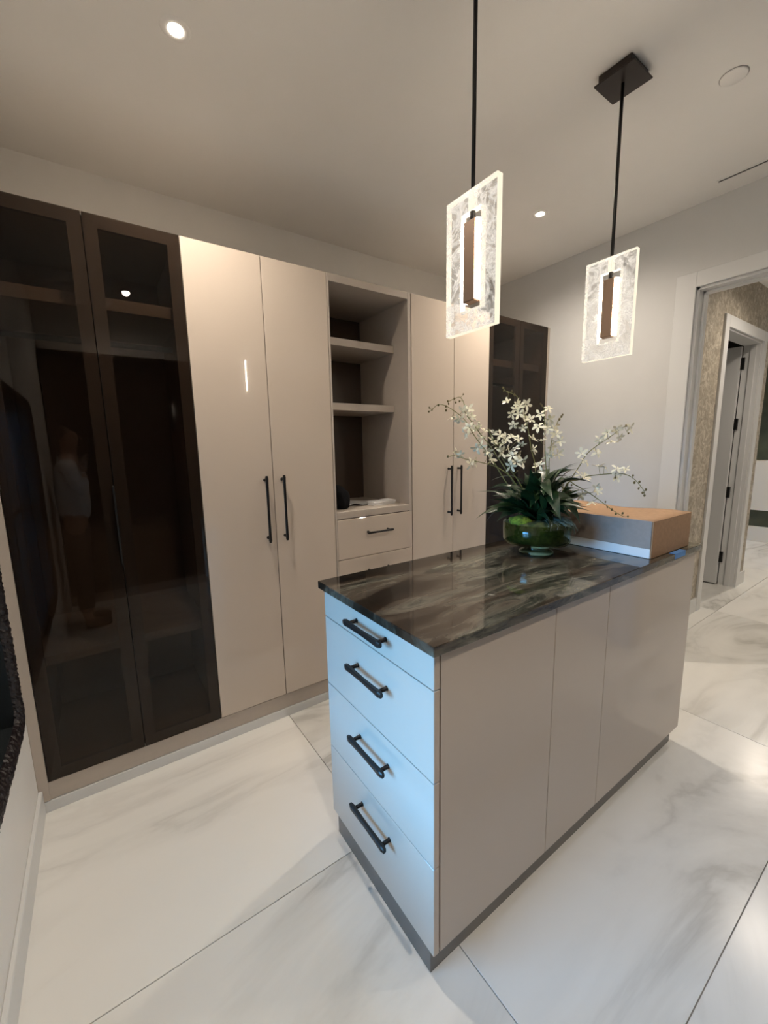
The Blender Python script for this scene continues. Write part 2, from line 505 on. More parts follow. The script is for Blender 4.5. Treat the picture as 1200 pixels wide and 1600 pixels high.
# ------------------------------------------------------------------ wardrobes
ZB, ZT = 0.136, 2.419
DEPTH = 0.625
PT = 0.018
struct(box('trim_6', (XL + 0.0005, XR - 0.0005), (0.004, 0.030), (0.052, ZB - 0.003), 'taupe_matt'), 'taupe plinth under the wardrobes')
struct(box('trim_7', (XL + 0.0005, XR - 0.0005), (0.0, 0.030), (0.0, 0.050), 'trim'), 'white skirting strip under the wardrobe plinth')
struct(box('trim_8', (XL + 0.0005, -0.0015), (0.0, 0.030), (0.052, ZT), 'taupe_matt'), 'taupe filler strip at the left wall')
struct(box('trim_9', (3.3705, XR - 0.0005), (0.0, 0.030), (0.052, ZT), 'taupe_matt'), 'taupe filler strip at the right wall')

def handle_mesh(kind, L, out=0.034, k=1.0):
    """bar pull along local Z, posts towards +Y (door face at y=0), bar at y=-out"""
    bm = bmesh.new()
    h = L / 2
    # bar: flat, slightly flared wings at both ends
    prof = [(-h, 0.0055, 0.004), (-h + 0.012, 0.0075, 0.006), (-h + 0.035, 0.0065, 0.0055), (0, 0.0055, 0.005), (h - 0.035, 0.0065, 0.0055), (h - 0.012, 0.0075, 0.006), (h, 0.0055, 0.004)]
    rings = []
    for z, hw, hd in prof:
        rings.append([bm.verts.new((x * hw * k, -out + y * hd * k, z)) for x, y in ((-1, -0.6), (-0.6, -1), (0.6, -1), (1, -0.6), (1, 0.6), (0.6, 1), (-0.6, 1), (-1, 0.6))])
    for a, b in zip(rings, rings[1:]):
        for i in range(8):
            bm.faces.new((a[i], a[(i + 1) % 8], b[(i + 1) % 8], b[i]))
    bm.faces.new(rings[0][::-1]); bm.faces.new(rings[-1])
    for s in (-1, 1):
        zc = s * (h - 0.022)
        add_tube(bm, [(0, -out + 0.002, zc), (0, -0.003, zc), (0, 0.0, zc)], [0.0065, 0.0065, 0.0085], 10)
    return mesh_only(kind, bm, 'black')
H_LONG = handle_mesh('handle', 0.345)
H_DRAWER = handle_mesh('handle', 0.19)
H_SIDE = handle_mesh('handle', 0.205, 0.034, 1.35)

def carcass(root, x0, x1, back='taupe_matt'):
    y0 = 0.024
    box('side_panel', (x0 + 0.0006, x0 + PT), (y0, DEPTH), (ZB, ZT - 0.002), 'taupe_matt', root)
    box('side_panel', (x1 - PT, x1 - 0.0006), (y0, DEPTH), (ZB, ZT - 0.002), 'taupe_matt', root)
    box('top_panel', (x0 + PT, x1 - PT), (y0, DEPTH), (ZT - 0.022, ZT - 0.002), 'taupe_matt', root)
    box('bottom_panel', (x0 + PT, x1 - PT), (y0, DEPTH), (ZB, ZB + 0.02), 'taupe_matt', root)
    box('back_panel', (x0 + PT, x1 - PT), (DEPTH - 0.012, DEPTH), (ZB + 0.02, ZT - 0.022), back, root)

def tall_cabinet(x0, xm, x1, label):
    t = thing('wardrobe_cabinet', label, 'wardrobe', ((x0 + x1) / 2, 0.0, ZB), 'lacquered two-door wardrobe cabinets')
    carcass(t, x0, x1)
    for a, b, hx in ((x0 + 0.0012, xm - 0.0018, xm - 0.046), (xm + 0.0018, x1 - 0.0012, xm + 0.046)):
        d = box('door', (a, b), (0.0, 0.020), (ZB + 0.001, ZT), 'taupe', t, bev=0.0012)
        child('handle', H_LONG, d, (hx, 0.0, 1.198))
    return t

def glass_cabinet(x0, xm, x1, label, shelf_z):
    t = thing('glass_wardrobe', label, 'wardrobe', ((x0 + x1) / 2, 0.0, ZB), 'dark glass wardrobe cabinets')
    carcass(t, x0, x1)
    box('shelf', (x0 + PT + 0.001, x1 - PT - 0.001), (0.06, DEPTH - 0.013), (shelf_z, shelf_z + 0.05), 'taupe_matt', t)
    box('shelf', (x0 + PT + 0.001, x1 - PT - 0.001), (0.06, DEPTH - 0.013), (0.62, 0.66), 'taupe_matt', t)
    bm = bmesh.new()
    add_tube(bm, [(x0 + PT, 0.32, shelf_z - 0.08), (x1 - PT, 0.32, shelf_z - 0.08)], 0.013, 12)
    link('clothes_rail', bm, 'black', t)
    box('dark_seam_strip', (xm - 0.006, xm + 0.006), (0.0225, 0.0235), (ZB + 0.002, ZT - 0.004), 'black', t, bev=0)  # black strip added so the gap between the doors stays dark
    for k, (a, b) in enumerate(((x0 + 0.0025, xm - 0.0018), (xm + 0.0018, x1 - 0.0025))):
        fw = 0.047
        d = boxes('door', [((a, a + fw), (0.0055, 0.022), (ZB + 0.001, ZT)), ((b - fw, b), (0.0055, 0.022), (ZB + 0.001, ZT)),
                           ((a + fw, b - fw), (0.0055, 0.022), (ZT - fw, ZT)), ((a + fw, b - fw), (0.0055, 0.022), (ZB + 0.001, ZB + fw))], 'door_frame', t)
        box('glass_pane', (a, b), (0.0, 0.005), (ZB + 0.001, ZT), 'smoke', d, bev=0)
        if k == 0:
            box('handle', (b - 0.004, b + 0.002), (-0.018, -0.0003), (1.02, 1.365), 'black', d)
    return t

glass_cabinet(0.0, 0.357, 0.700, 'tall dark smoked glass wardrobe at the left wall', 2.085)
tall_cabinet(0.700, 1.051, 1.402, 'glossy taupe two-door wardrobe between dark glass and open shelves')
tall_cabinet(1.973, 2.338, 2.684, 'glossy taupe two-door wardrobe behind the orchids, right of open shelves')
glass_cabinet(2.684, 3.027, 3.369, 'tall dark glass wardrobe in the far corner by the white wall', 2.085)

# open shelf unit with drawers
t = thing('open_shelf_unit', 'open taupe shelf unit with drawers between the taupe wardrobes', 'shelf unit', (1.6875, 0.0, ZB))
x0, x1 = 1.402, 1.973
FT = 0.029
SH0 = 1.094                     # underside of the bottom board
box('side_panel', (x0 + 0.0006, x0 + 0.012), (-0.002, DEPTH), (ZB, ZT), 'taupe_matt', t)
box('side_panel', (x1 - FT, x1 - 0.006), (-0.002, DEPTH), (ZB, ZT), 'taupe_matt', t)
box('top_panel', (x0 + 0.012, x1 - FT), (-0.002, DEPTH), (ZT - 0.040, ZT), 'taupe_matt', t)
box('bottom_board', (x0 + 0.012, x1 - FT), (-0.002, DEPTH), (SH0, SH0 + 0.04), 'taupe_matt', t)
box('back_panel', (x0 + 0.012, x1 - FT), (0.550, 0.560), (SH0 + 0.04, ZT - 0.040), 'bronze_mirror', t, label='dark bronze mirror back')
for z in (1.727, 2.096):
    box('shelf', (x0 + 0.013, x1 - FT - 0.001), (0.143, 0.549), (z, z + 0.042), 'taupe_matt', t)
box('carcass', (x0 + 0.012, x1 - FT), (0.024, DEPTH), (ZB, SH0 - 0.002), 'taupe_matt', t)
rz = Quaternion((0, 1, 0), PI / 2)
for za, zb in ((0.850, SH0 - 0.005), (0.612, 0.846), (0.374, 0.608), (ZB + 0.001, 0.370)):
    d = box('drawer', (x0 + 0.012, x1 - 0.008), (-0.004, 0.020), (za, zb), 'taupe', t)
    child('handle', H_DRAWER, d, (1.695, -0.004, (za + zb) / 2 + 0.026), rz)

# things left on the bottom board
ZS = SH0 + 0.04
def blob(name, c, r, mat, seed, lump=0.16, sub=3):
    bm = bmesh.new()
    bmesh.ops.create_icosphere(bm, subdivisions=sub, radius=1.0)
    for v in bm.verts:
        k = 1 + lump * noise.noise(v.co * 1.7 + Vector((seed, 0, 0))) + lump * 0.35 * noise.noise(v.co * 5 + Vector((0, seed, 0)))
        q = Vector((v.co.x * r[0] * k, v.co.y * r[1] * k, v.co.z * r[2] * k))
        q.z = max(q.z, -r[2] * 0.55)
        v.co = q + Vector((c[0], c[1], c[2] + r[2] * 0.55))
    for f in bm.faces:
        f.smooth = True
    return link(name, bm, mat)
tag(blob('cloth_bag', (1.518, 0.20, ZS + 0.002), (0.080, 0.12, 0.088), 'cloth', 3.1), 'crumpled black cloth bag on the open shelf unit', 'bag')
bm = bmesh.new()
grid = [[bm.verts.new((1.60 + 0.15 * i / 6 + 0.02 * math.sin(j), 0.17 + 0.20 * j / 6, ZS + 0.002 + 0.016 * (0.5 + 0.5 * math.sin(i * 1.1 + j * 0.7)))) for j in range(7)] for i in range(7)]
for i in range(6):
    for j in range(6):
        bm.faces.new((grid[i][j], grid[i + 1][j], grid[i + 1][j + 1], grid[i][j + 1]))
o = link('paper_sheet', bm, 'paper')
o.modifiers.new('thickness', 'SOLIDIFY').thickness = 0.0015
tag(o, 'crumpled white paper sheet beside the black bag', 'paper')
for i, (cx, cy, w_, d_, lb) in enumerate(((1.775, 0.115, 0.105, 0.075, 'white small flat carton on the shelf board, nearer the paper sheet'), (1.868, 0.135, 0.070, 0.085, 'white small flat carton on the shelf board, nearer the right side'))):
    k = thing('small_carton', lb, 'box', (cx, cy, ZS), 'small white cartons on the shelf board')
    box('carton_base', (cx - w_ / 2, cx + w_ / 2), (cy - d_ / 2, cy + d_ / 2), (ZS + 0.0006, ZS + 0.012), 'paper', k)
    box('carton_lid', (cx - w_ / 2 - 0.002, cx + w_ / 2 + 0.002), (cy - d_ / 2 - 0.002, cy + d_ / 2 + 0.002), (ZS + 0.0135, ZS + 0.027), 'paper', k)

# ------------------------------------------------------------------ island
IX0, IX1 = 0.920, 2.586         # worktop ends
IY0, IY1 = -0.760, -1.388       # worktop sides
CT, CB = 1.030, 1.002
FX = 0.936                      # drawer face
SY = -1.371                     # side face
YL = -0.777
EX = 2.570
ZI = 0.090
isl = thing('island_cabinet', 'glossy taupe island with four drawers at its end', 'island', ((FX + EX) / 2, (SY + YL) / 2, 0))
box('plinth', (0.944, 2.545), (-1.347, -0.800), (0.0, ZI - 0.001), 'kick', isl)
box('carcass', (FX + 0.021, EX - 0.002), (SY + 0.021, YL - 0.021), (ZI, CB - 0.001), 'taupe_matt', isl)
for za, zb, hz in ((0.901, CB - 0.006, 0.958), (0.638, 0.898, 0.805), (0.378, 0.635, 0.548), (ZI, 0.375, 0.290)):
    d = box('drawer', (FX, FX + 0.020), (SY + 0.0005, YL), (za, zb), 'taupe', isl)
    q = Matrix(((0, -1, 0), (0, 0, 1), (-1, 0, 0))).transposed()
    # bar along Y, posts pointing at the drawer (+X)
    rot = Matrix.Rotation(-PI / 2, 3, 'Z') @ Matrix.Rotation(PI / 2, 3, 'Y')
    child('handle', H_SIDE, d, (FX, -1.083, hz), rot.to_quaternion())
for xa, xb in ((FX + 0.023, 1.453), (1.453, 1.786), (1.786, EX)):
    box('side_door', (xa + 0.0016, xb - 0.0016), (SY, SY + 0.020), (ZI, CB - 0.004), 'taupe', isl)
for xa, xb in ((FX + 0.023, 1.453), (1.453, 1.786), (1.786, EX)):
    box('side_door', (xa + 0.0016, xb - 0.0016), (YL - 0.020, YL), (ZI, CB - 0.004), 'taupe', isl)
tag(box('worktop', (IX0, IX1), (IY1, IY0), (CB, CT), 'counter', bev=0.002), 'dark green and brown veined polished marble worktop on island', 'worktop')
bm = bmesh.new()
add_box(bm, (2.285, 2.395), (IY1 - 0.0012, IY1 - 0.0002), (1.008, 1.0306))
add_box(bm, (2.285, 2.395), (IY1 - 0.0012, IY1 + 0.022), (1.0302, 1.0312))
tag(link('masking_tape', bm, 'tape'), 'strip of blue tape on the worktop edge by the cardboard box', 'tape')

# cardboard box
bx = thing('cardboard_box', 'long shallow brown cardboard box on the far end of worktop', 'box', (2.31, -1.08, CT + 0.0012))
BX0, BX1, BY0, BY1, BZ0, BZ1 = 2.122, 2.505, -1.360, -0.800, CT + 0.0012, 1.187
box('base_tray', (BX0 + 0.003, BX1 - 0.003), (BY0 + 0.003, BY1 - 0.003), (BZ0, BZ1 - 0.010), 'card', bx)
box('long_side', (BX0 - 0.001, BX0 + 0.0025), (BY0 + 0.004, BY1), (BZ0 + 0.040, BZ1), 'card_grey', bx, label='grey printed long side')
box('white_strip', (BX0 - 0.0005, BX0 + 0.0025), (BY0 + 0.004, BY1), (BZ0, BZ0 + 0.0395), 'paper', bx, label='white strip along the foot of the side')
box('end_panel', (BX0 + 0.0, BX1), (BY0 - 0.001, BY0 + 0.0025), (BZ0, BZ1), 'card', bx)
bm = bmesh.new()
nx, ny = 6, 10
g = [[bm.verts.new((BX0 + (BX1 - BX0) * i / nx, BY0 + (BY1 - BY0) * j / ny, BZ1 - 0.004 + 0.006 * (i / nx) * math.sin(j * 0.8 + 0.5))) for j in range(ny + 1)] for i in range(nx + 1)]
for i in range(nx):
    for j in range(ny):
        bm.faces.new((g[i][j], g[i + 1][j], g[i + 1][j + 1], g[i][j + 1])).smooth = True
o = link('top_flap', bm, 'card', bx)
o.modifiers.new('thickness', 'SOLIDIFY').thickness = 0.003

# ------------------------------------------------------------------ pendants
def pendant(px, label):
    py = -1.134
    t = thing('pendant_lamp', label, 'pendant lamp', (px, py, ZC), 'acrylic pendant lamps')
    cp = bmesh.new()
    add_box(cp, (px - 0.066, px + 0.066), (py - 0.060, py + 0.060), (ZC - 0.028, ZC - 0.0008), 0.001)
    c = link('canopy', cp, 'bronze', t)
    box('canopy_plate', (px - 0.072, px + 0.072), (py - 0.074, py + 0.074), (ZC - 0.034, ZC - 0.028), 'bronze', c)
    bm = bmesh.new()
    add_tube(bm, [(px, py, 2.246), (px, py, ZC - 0.034)], 0.0062, 12)
    link('rod', bm, 'black', t)
    # acrylic frame, 20 mm thick, with a window in the middle
    xa, xb = px - 0.011, px + 0.011
    ya, yb, za, zb = py - 0.100, py + 0.100, 1.853, 2.245
    yc, yd, zc_, zd = py - 0.043, py + 0.037, 1.915, 2.188
    me = bmesh.new()
    for x in (xa, xb):
        o4 = [me.verts.new((x, y, z)) for y, z in ((ya, za), (yb, za), (yb, zb), (ya, zb))]
        i4 = [me.verts.new((x, y, z)) for y, z in ((yc, zc_), (yd, zc_), (yd, zd), (yc, zd))]
        for k in range(4):
            me.faces.new((o4[k], o4[(k + 1) % 4], i4[(k + 1) % 4], i4[k]))
    vs = list(me.verts)
    for base in (0, 4):
        for k in range(4):
            f = me.faces.new((vs[base + k], vs[base + (k + 1) % 4], vs[base + 8 + (k + 1) % 4], vs[base + 8 + k]))
            f.material_index = 1
    link('acrylic_frame', me, ['acrylic', 'acrylic_edge'], t, 'clear swirled acrylic panel with glowing edges')
    bm = bmesh.new()
    for dy in (-0.008, 0.006):
        add_box(bm, (px - 0.0112, px + 0.0112), (py + dy, py + dy + 0.0016), (zd, zb))
    link('rod_sleeve', bm, 'acrylic_edge', t)
    bm = bmesh.new()
    add_tube(bm, [(px, py, 2.160), (px, py, 2.189)], 0.0085, 12)
    link('connector', bm, 'black', t)
    # light bar: bronze housing with a rounded strip on its near and far edges
    bar = box('light_bar', (px - 0.016, px + 0.016), (py - 0.024, py + 0.024), (1.936, 2.162), 'bar_bronze', t, bev=0.003)
    for s, y0 in ((-1, py - 0.0243), (1, py + 0.0243)):
        bm = bmesh.new()
        n = 8
        ring = [(px + 0.0145 * math.cos(a), y0 + s * 0.011 * math.sin(a)) for a in [PI * k / n for k in range(n + 1)]]
        lo = [bm.verts.new((x, y, 1.940)) for x, y in ring]
        hi = [bm.verts.new((x, y, 2.158)) for x, y in ring]
        for k in range(n):
            bm.faces.new((lo[k], lo[k + 1], hi[k + 1], hi[k])).smooth = True
        bm.faces.new((lo[n], lo[0], hi[0], hi[n])); bm.faces.new(lo[::-1]); bm.faces.new(hi)
        link('light_strip', bm, 'led', bar, 'glowing warm white strip')
pendant(1.300, 'acrylic pendant lamp hanging nearer, over the drawer end of the island')
pendant(2.105, 'acrylic pendant lamp with its dark canopy in view, over the cardboard box')

# ------------------------------------------------------------------ ceiling fittings
def downlight(x, y, label, power=DOWNLIGHT_W, group='recessed downlights'):
    t = thing('recessed_downlight', label, 'downlight', (x, y, ZC), group)
    bm = bmesh.new()
    add_lathe(bm, [(0.0235, -0.001), (0.026, -0.004), (0.044, -0.004), (0.048, -0.0005)], (x, y, ZC), 32)
    link('trim_ring', bm, 'ceiling', t)
    bm = bmesh.new()
    bmesh.ops.create_circle(bm, cap_ends=True, radius=0.023, segments=28)
    bmesh.ops.translate(bm, verts=bm.verts[:], vec=(x, y, ZC - 0.003))
    link('lens', bm, 'lamp', t)
    ld = bpy.data.lights.new('downlight_beam', 'SPOT')
    ld.energy = power
    ld.color = WARM
    ld.spot_size = math.radians(160)
    ld.spot_blend = 1.0
    ld.shadow_soft_size = 0.03
    lo = bpy.data.objects.new('downlight_beam', ld)
    COL.objects.link(lo)
    lo.parent = t
    lo.location = (0, 0, -0.012)
downlight(0.674, -0.382, 'lit recessed downlight in the ceiling above the dark glass wardrobe', DOWNLIGHT_W * 1.05)
downlight(2.685, -0.375, 'lit recessed downlight in the ceiling between the two pendant lamps', DOWNLIGHT_W * 1.2)
downlight(0.674, -2.35, 'lit recessed downlight in the ceiling above the near left corner', DOWNLIGHT_W * 1.0)
downlight(2.685, -2.35, 'lit recessed downlight in the ceiling above the near right corner', DOWNLIGHT_W * 0.6)
downlight(4.70, -1.45, 'lit recessed downlight in the hall ceiling near the opening', DOWNLIGHT_W * 1.1, 'hall downlights')
downlight(7.10, -0.9, 'lit recessed downlight in the hall ceiling near the far end', DOWNLIGHT_W * 2.0, 'hall downlights')

t = thing('ceiling_sensor', 'small flush white round sensor in the ceiling', 'sensor', (2.476, -1.366, ZC))
bm = bmesh.new()
r = add_lathe(bm, [(0.043, -0.0004), (0.043, -0.005), (0.040, -0.0075), (0.0, -0.0078)], (2.476, -1.366, ZC), 36)
link('cover', bm, 'ceiling', t)
bm = bmesh.new()
add_lathe(bm, [(0.0436, -0.0002), (0.0436, -0.0022), (0.046, -0.0022), (0.046, -0.0002)], (2.476, -1.366, ZC), 36)
link('shadow_ring', bm, 'door_frame', t)
t = thing('slot_diffuser', 'thin dark linear air slot in the ceiling along the right wall', 'air vent', (3.231, -1.7, ZC))
boxes('frame', [((3.214, 3.222), (-2.3, -1.092), (ZC - 0.004, ZC - 0.0004)), ((3.240, 3.248), (-2.3, -1.092), (ZC - 0.004, ZC - 0.0004))], 'ceiling', t)
box('dark_slot', (3.222, 3.240), (-2.3, -1.096), (ZC - 0.002, ZC - 0.0004), 'hall_dark', t, bev=0)

# ------------------------------------------------------------------ window in the left wall, black beaded surround
mt = struct(boxes('window_1', [((XL - WT + 0.012, XL - WT + 0.045), (-1.10, -1.06), (WZ0 + 0.012, WZ1 - 0.012)), ((XL - WT + 0.012, XL - WT + 0.045), (WY0 + 0.012, -0.62), (1.13, 1.16))], 'black'), 'window in the left wall with bumpy black beaded surround')
def rrect(y0, y1, z0, z1, r, n=10):
    out = []
    for cy, cz, a0 in ((y1 - r, z0 + r, -PI / 2), (y1 - r, z1 - r, 0), (y0 + r, z1 - r, PI / 2), (y0 + r, z0 + r, PI)):
        for k in range(n + 1):
            a = a0 + PI / 2 * k / n
            out.append((cy + r * math.cos(a), cz + r * math.sin(a)))
    return out
MY0, MY1, MZ0, MZ1 = WY0 - 0.06, WY1 + 0.06, WZ0 - 0.04, WZ1 + 0.06
path = rrect(MY0 + 0.035, MY1 - 0.035, MZ0 + 0.035, MZ1 - 0.035, 0.075)
dense = []
for (a, b) in zip(path, path[1:] + path[:1]):
    d = math.dist(a, b)
    m = max(1, int(d / 0.008))
    dense += [(a[0] + (b[0] - a[0]) * k / m, a[1] + (b[1] - a[1]) * k / m) for k in range(m)]
bm = bmesh.new()
rings = []
L = len(dense)
for i, (y, z) in enumerate(dense):
    a, b = dense[i - 1], dense[(i + 1) % L]
    ty, tz = b[0] - a[0], b[1] - a[1]
    l = math.hypot(ty, tz) or 1
    ny_, nz_ = tz / l, -ty / l
    rg = []
    for k in range(11):
        th = PI * k / 10
        rr = 0.033 + R.uniform(-0.003, 0.003)
        off = rr * math.cos(th)
        rg.append(bm.verts.new((XL + 0.002 + max(0.0, math.sin(th)) * (0.024 + R.uniform(-0.003, 0.003)), y + ny_ * off, z + nz_ * off)))
    rings.append(rg)
for i in range(L):
    a, b = rings[i], rings[(i + 1) % L]
    for k in range(10):
        bm.faces.new((a[k], a[k + 1], b[k + 1], b[k]))
link('beaded_frame', bm, 'bead', mt, 'bumpy black beaded surround')
boxes('reveal', [((XL - WT, XL + 0.003), (WY1 - 0.012, WY1), (WZ0, WZ1)), ((XL - WT, XL + 0.003), (WY0, WY0 + 0.012), (WZ0, WZ1)),
                 ((XL - WT, XL + 0.003), (WY0 + 0.012, WY1 - 0.012), (WZ0, WZ0 + 0.012)), ((XL - WT, XL + 0.003), (WY0 + 0.012, WY1 - 0.012), (WZ1 - 0.012, WZ1))], 'reveal', mt)
WM = -0.62  # glazing stops here; an added panel keeps daylight off the wardrobe doors
box('daylight_block_panel', (XL - WT + 0.012, XL - WT + 0.045), (WM, WY1 - 0.012), (WZ0 + 0.012, WZ1 - 0.012), 'reveal', mt, label='dark panel added beside the glazing to block daylight')
for ya, yb in ((WY0 + 0.012, -1.10), (-1.06, WM)):
    for za, zb in ((WZ0 + 0.012, 1.13), (1.16, WZ1 - 0.012)):
        box('pane', (XL - WT + 0.022, XL - WT + 0.027), (ya, yb), (za, zb), 'clear', mt, bev=0)

# ------------------------------------------------------------------ dark cabinets along the opposite wall (seen mirrored in the glass doors)
for k, lb in enumerate(('dark fronted wardrobe on the opposite wall, nearest the left opening', 'dark fronted wardrobe in the middle of the opposite wall', 'dark fronted wardrobe on the opposite wall, nearest the hall opening')):
    xa = -0.03 + k * 1.13
    t = thing('opposite_wardrobe', lb, 'wardrobe', (xa + 0.565, YN + 0.05, 0), 'dark wardrobes on the opposite wall')
    box('body', (xa + 0.001, xa + 1.129), (YN + 0.001, YN + 0.078), (0.0, 2.44), 'taupe_matt', t)
    for j in (0, 1):
        box('door', (xa + 0.003 + j * 0.563, xa + 0.564 + j * 0.563), (YN + 0.0785, YN + 0.098), (0.1, 2.438), 'opposite', t)

# ------------------------------------------------------------------ orchids in a glass bowl
VX, VY = 1.87, -1.0
orc = thing('orchid_arrangement', 'white orchids with dark leaves in a footed green glass bowl', 'plant', (VX, VY, CT))
bm = bmesh.new()
prof = [(0.0, 0.0), (0.070, 0.0), (0.074, 0.004), (0.070, 0.010), (0.054, 0.020), (0.050, 0.030), (0.062, 0.037), (0.110, 0.042), (0.133, 0.049), (0.141, 0.062), (0.143, 0.100), (0.143, 0.138),
        (0.139, 0.138), (0.139, 0.100), (0.137, 0.066), (0.128, 0.053), (0.100, 0.046), (0.0, 0.045)]
add_lathe(bm, prof, (VX, VY, CT + 0.0003), 48)
bmesh.ops.remove_doubles(bm, verts=bm.verts[:], dist=1e-5)
link('glass_bowl', bm, 'vase', orc, 'green tinted glass bowl on a foot')
bm = bmesh.new()
n = 36
rings = []
for i, (r, z) in enumerate(((0.0, 0.052), (0.098, 0.053), (0.126, 0.060), (0.133, 0.074), (0.134, 0.105), (0.133, 0.134), (0.105, 0.146), (0.06, 0.150), (0.0, 0.152))):
    rings.append([bm.verts.new((VX + r * math.cos(2 * PI * k / n) * (1 + 0.012 * R.uniform(-1, 1)), VY + r * math.sin(2 * PI * k / n) * (1 + 0.012 * R.uniform(-1, 1)), CT + z + 0.003 * R.uniform(-1, 1) + (0.018 * max(0, noise.noise(Vector((r * 30, k * 0.5, 2.0)))) if z > 0.12 else 0))) for k in range(n)])
for a, b in zip(rings, rings[1:]):
    for k in range(n):
        bm.faces.new((a[k], a[(k + 1) % n], b[(k + 1) % n], b[k])).smooth = True
bmesh.ops.remove_doubles(bm, verts=bm.verts[:], dist=0.004)
link('moss', bm, 'moss', orc)
# a bright tuft of moss at the left of the rim
bm = bmesh.new()
bmesh.ops.create_icosphere(bm, subdivisions=3, radius=1.0)
for v in bm.verts:
    k = 1 + 0.25 * noise.noise(v.co * 3)
    v.co = Vector((VX - 0.088 + v.co.x * 0.046 * k, VY + 0.020 + v.co.y * 0.046 * k, CT + 0.146 + v.co.z * 0.026 * k))
for f in bm.faces:
    f.smooth = True
link('moss_tuft', bm, 'tuft', orc, 'bright green moss tuft')
# grey hanging moss over the right of the rim
bm = bmesh.new()
for i in range(75):
    a = math.radians(R.uniform(-115, 5))
    r0 = R.uniform(0.05, 0.12)
    a2 = a + R.uniform(-0.35, 0.35)
    p0 = Vector((VX + r0 * math.cos(a), VY + r0 * math.sin(a), CT + 0.152 + R.uniform(0, 0.008)))
    r1 = 0.146 + R.uniform(0, 0.012)
    p1 = Vector((VX + r1 * math.cos(a2), VY + r1 * math.sin(a2), CT + 0.145 + R.uniform(-0.004, 0.01)))
    right = max(0.0, 1 - abs(math.degrees(a2) + 42) / 40)
    drop = R.uniform(0.01, 0.03) + right * R.uniform(0.02, 0.075)
    p2 = Vector((VX + (r1 + 0.006) * math.cos(a2 + 0.1), VY + (r1 + 0.006) * math.sin(a2 + 0.1), p1.z - drop))
    if math.degrees(a2) < -75 or math.degrees(a2) > -5:
        p2 = p1 + Vector((R.uniform(-0.02, 0.02), R.uniform(-0.01, 0.01), -0.008))
    pts = []
    for k in range(9):
        s = k / 8
        q = p0 * (1 - s) ** 2 + p1 * 2 * s * (1 - s) + p2 * s * s
        pts.append(q + Vector((R.uniform(-1, 1), R.uniform(-1, 1), R.uniform(-0.5, 1))) * 0.003)
    add_tube(bm, pts, 0.0009, 4)
o = link('hanging_moss', bm, 'air_moss', orc)
o['kind'] = 'stuff'

# leaves: arching straps
def leaf_mesh(L, W, arch, seed):
    bm = bmesh.new()
    nL = 9
    rows = []
    for i in range(nL + 1):
        s = i / nL
        w_ = W * (0.35 + 0.65 * math.sin(PI * min(1, s * 0.9 + 0.12))) * (1 - s ** 4) + 0.0004
        th = arch * s * s
        x = L * (s - 0.18 * arch * s ** 3 * 0.6)
        z = -L * arch * 0.45 * s ** 2.4
        rows.append([bm.verts.new((x, yy * w_, z + (0.28 * w_ if yy else 0))) for yy in (-1, 0, 1)])
    for a, b in zip(rows, rows[1:]):
        for k in (0, 1):
            bm.faces.new((a[k], a[k + 1], b[k + 1], b[k])).smooth = True
    return mesh_only('leaf', bm, 'leaf')
LEAVES = [leaf_mesh(1.0, w_, ar, 0) for w_ in (0.09, 0.14, 0.19) for ar in (0.5, 1.0, 1.6)]
def add_leaf(az, el, L, kind, base=None, roll=0.0):
    # local X is the leaf's run, Z its upper side
    d = Vector((math.cos(az) * math.cos(el), math.sin(az) * math.cos(el), math.sin(el)))
    s = Vector((0, 0, 1)).cross(d).normalized()
    u = d.cross(s)
    m = Matrix((d, s, u)).transposed() @ Matrix.Rotation(roll, 3, 'X')
    if base is None:
        base = (VX + 0.05 * math.cos(az) * R.random(), VY + 0.05 * math.sin(az) * R.random(), CT + 0.150)
    child('leaf', LEAVES[kind], orc, base, m.to_quaternion(), L)
for i in range(58):
    az = 2 * PI * i * 0.381966 + R.uniform(-0.3, 0.3)
    el = math.radians(R.choice((38, 50, 60, 70, 80)) + R.uniform(-7, 7))
    add_leaf(az, el, R.uniform(0.15, 0.26), R.choice((0, 1, 3, 4, 4, 6, 7, 7, 5)), None, R.uniform(-0.5, 0.5))
# leaves carried higher, on the canes
for i in range(58):
    az = R.uniform(0, 2 * PI)
    rr = R.uniform(0.01, 0.11)
    b = (VX + rr * math.cos(az), VY + rr * math.sin(az), CT + R.uniform(0.18, 0.33))
    add_leaf(az + R.uniform(-0.7, 0.7), math.radians(R.uniform(-15, 75)), R.uniform(0.09, 0.16), R.choice((4, 5, 7, 8, 8, 3)), b, R.uniform(-0.8, 0.8))

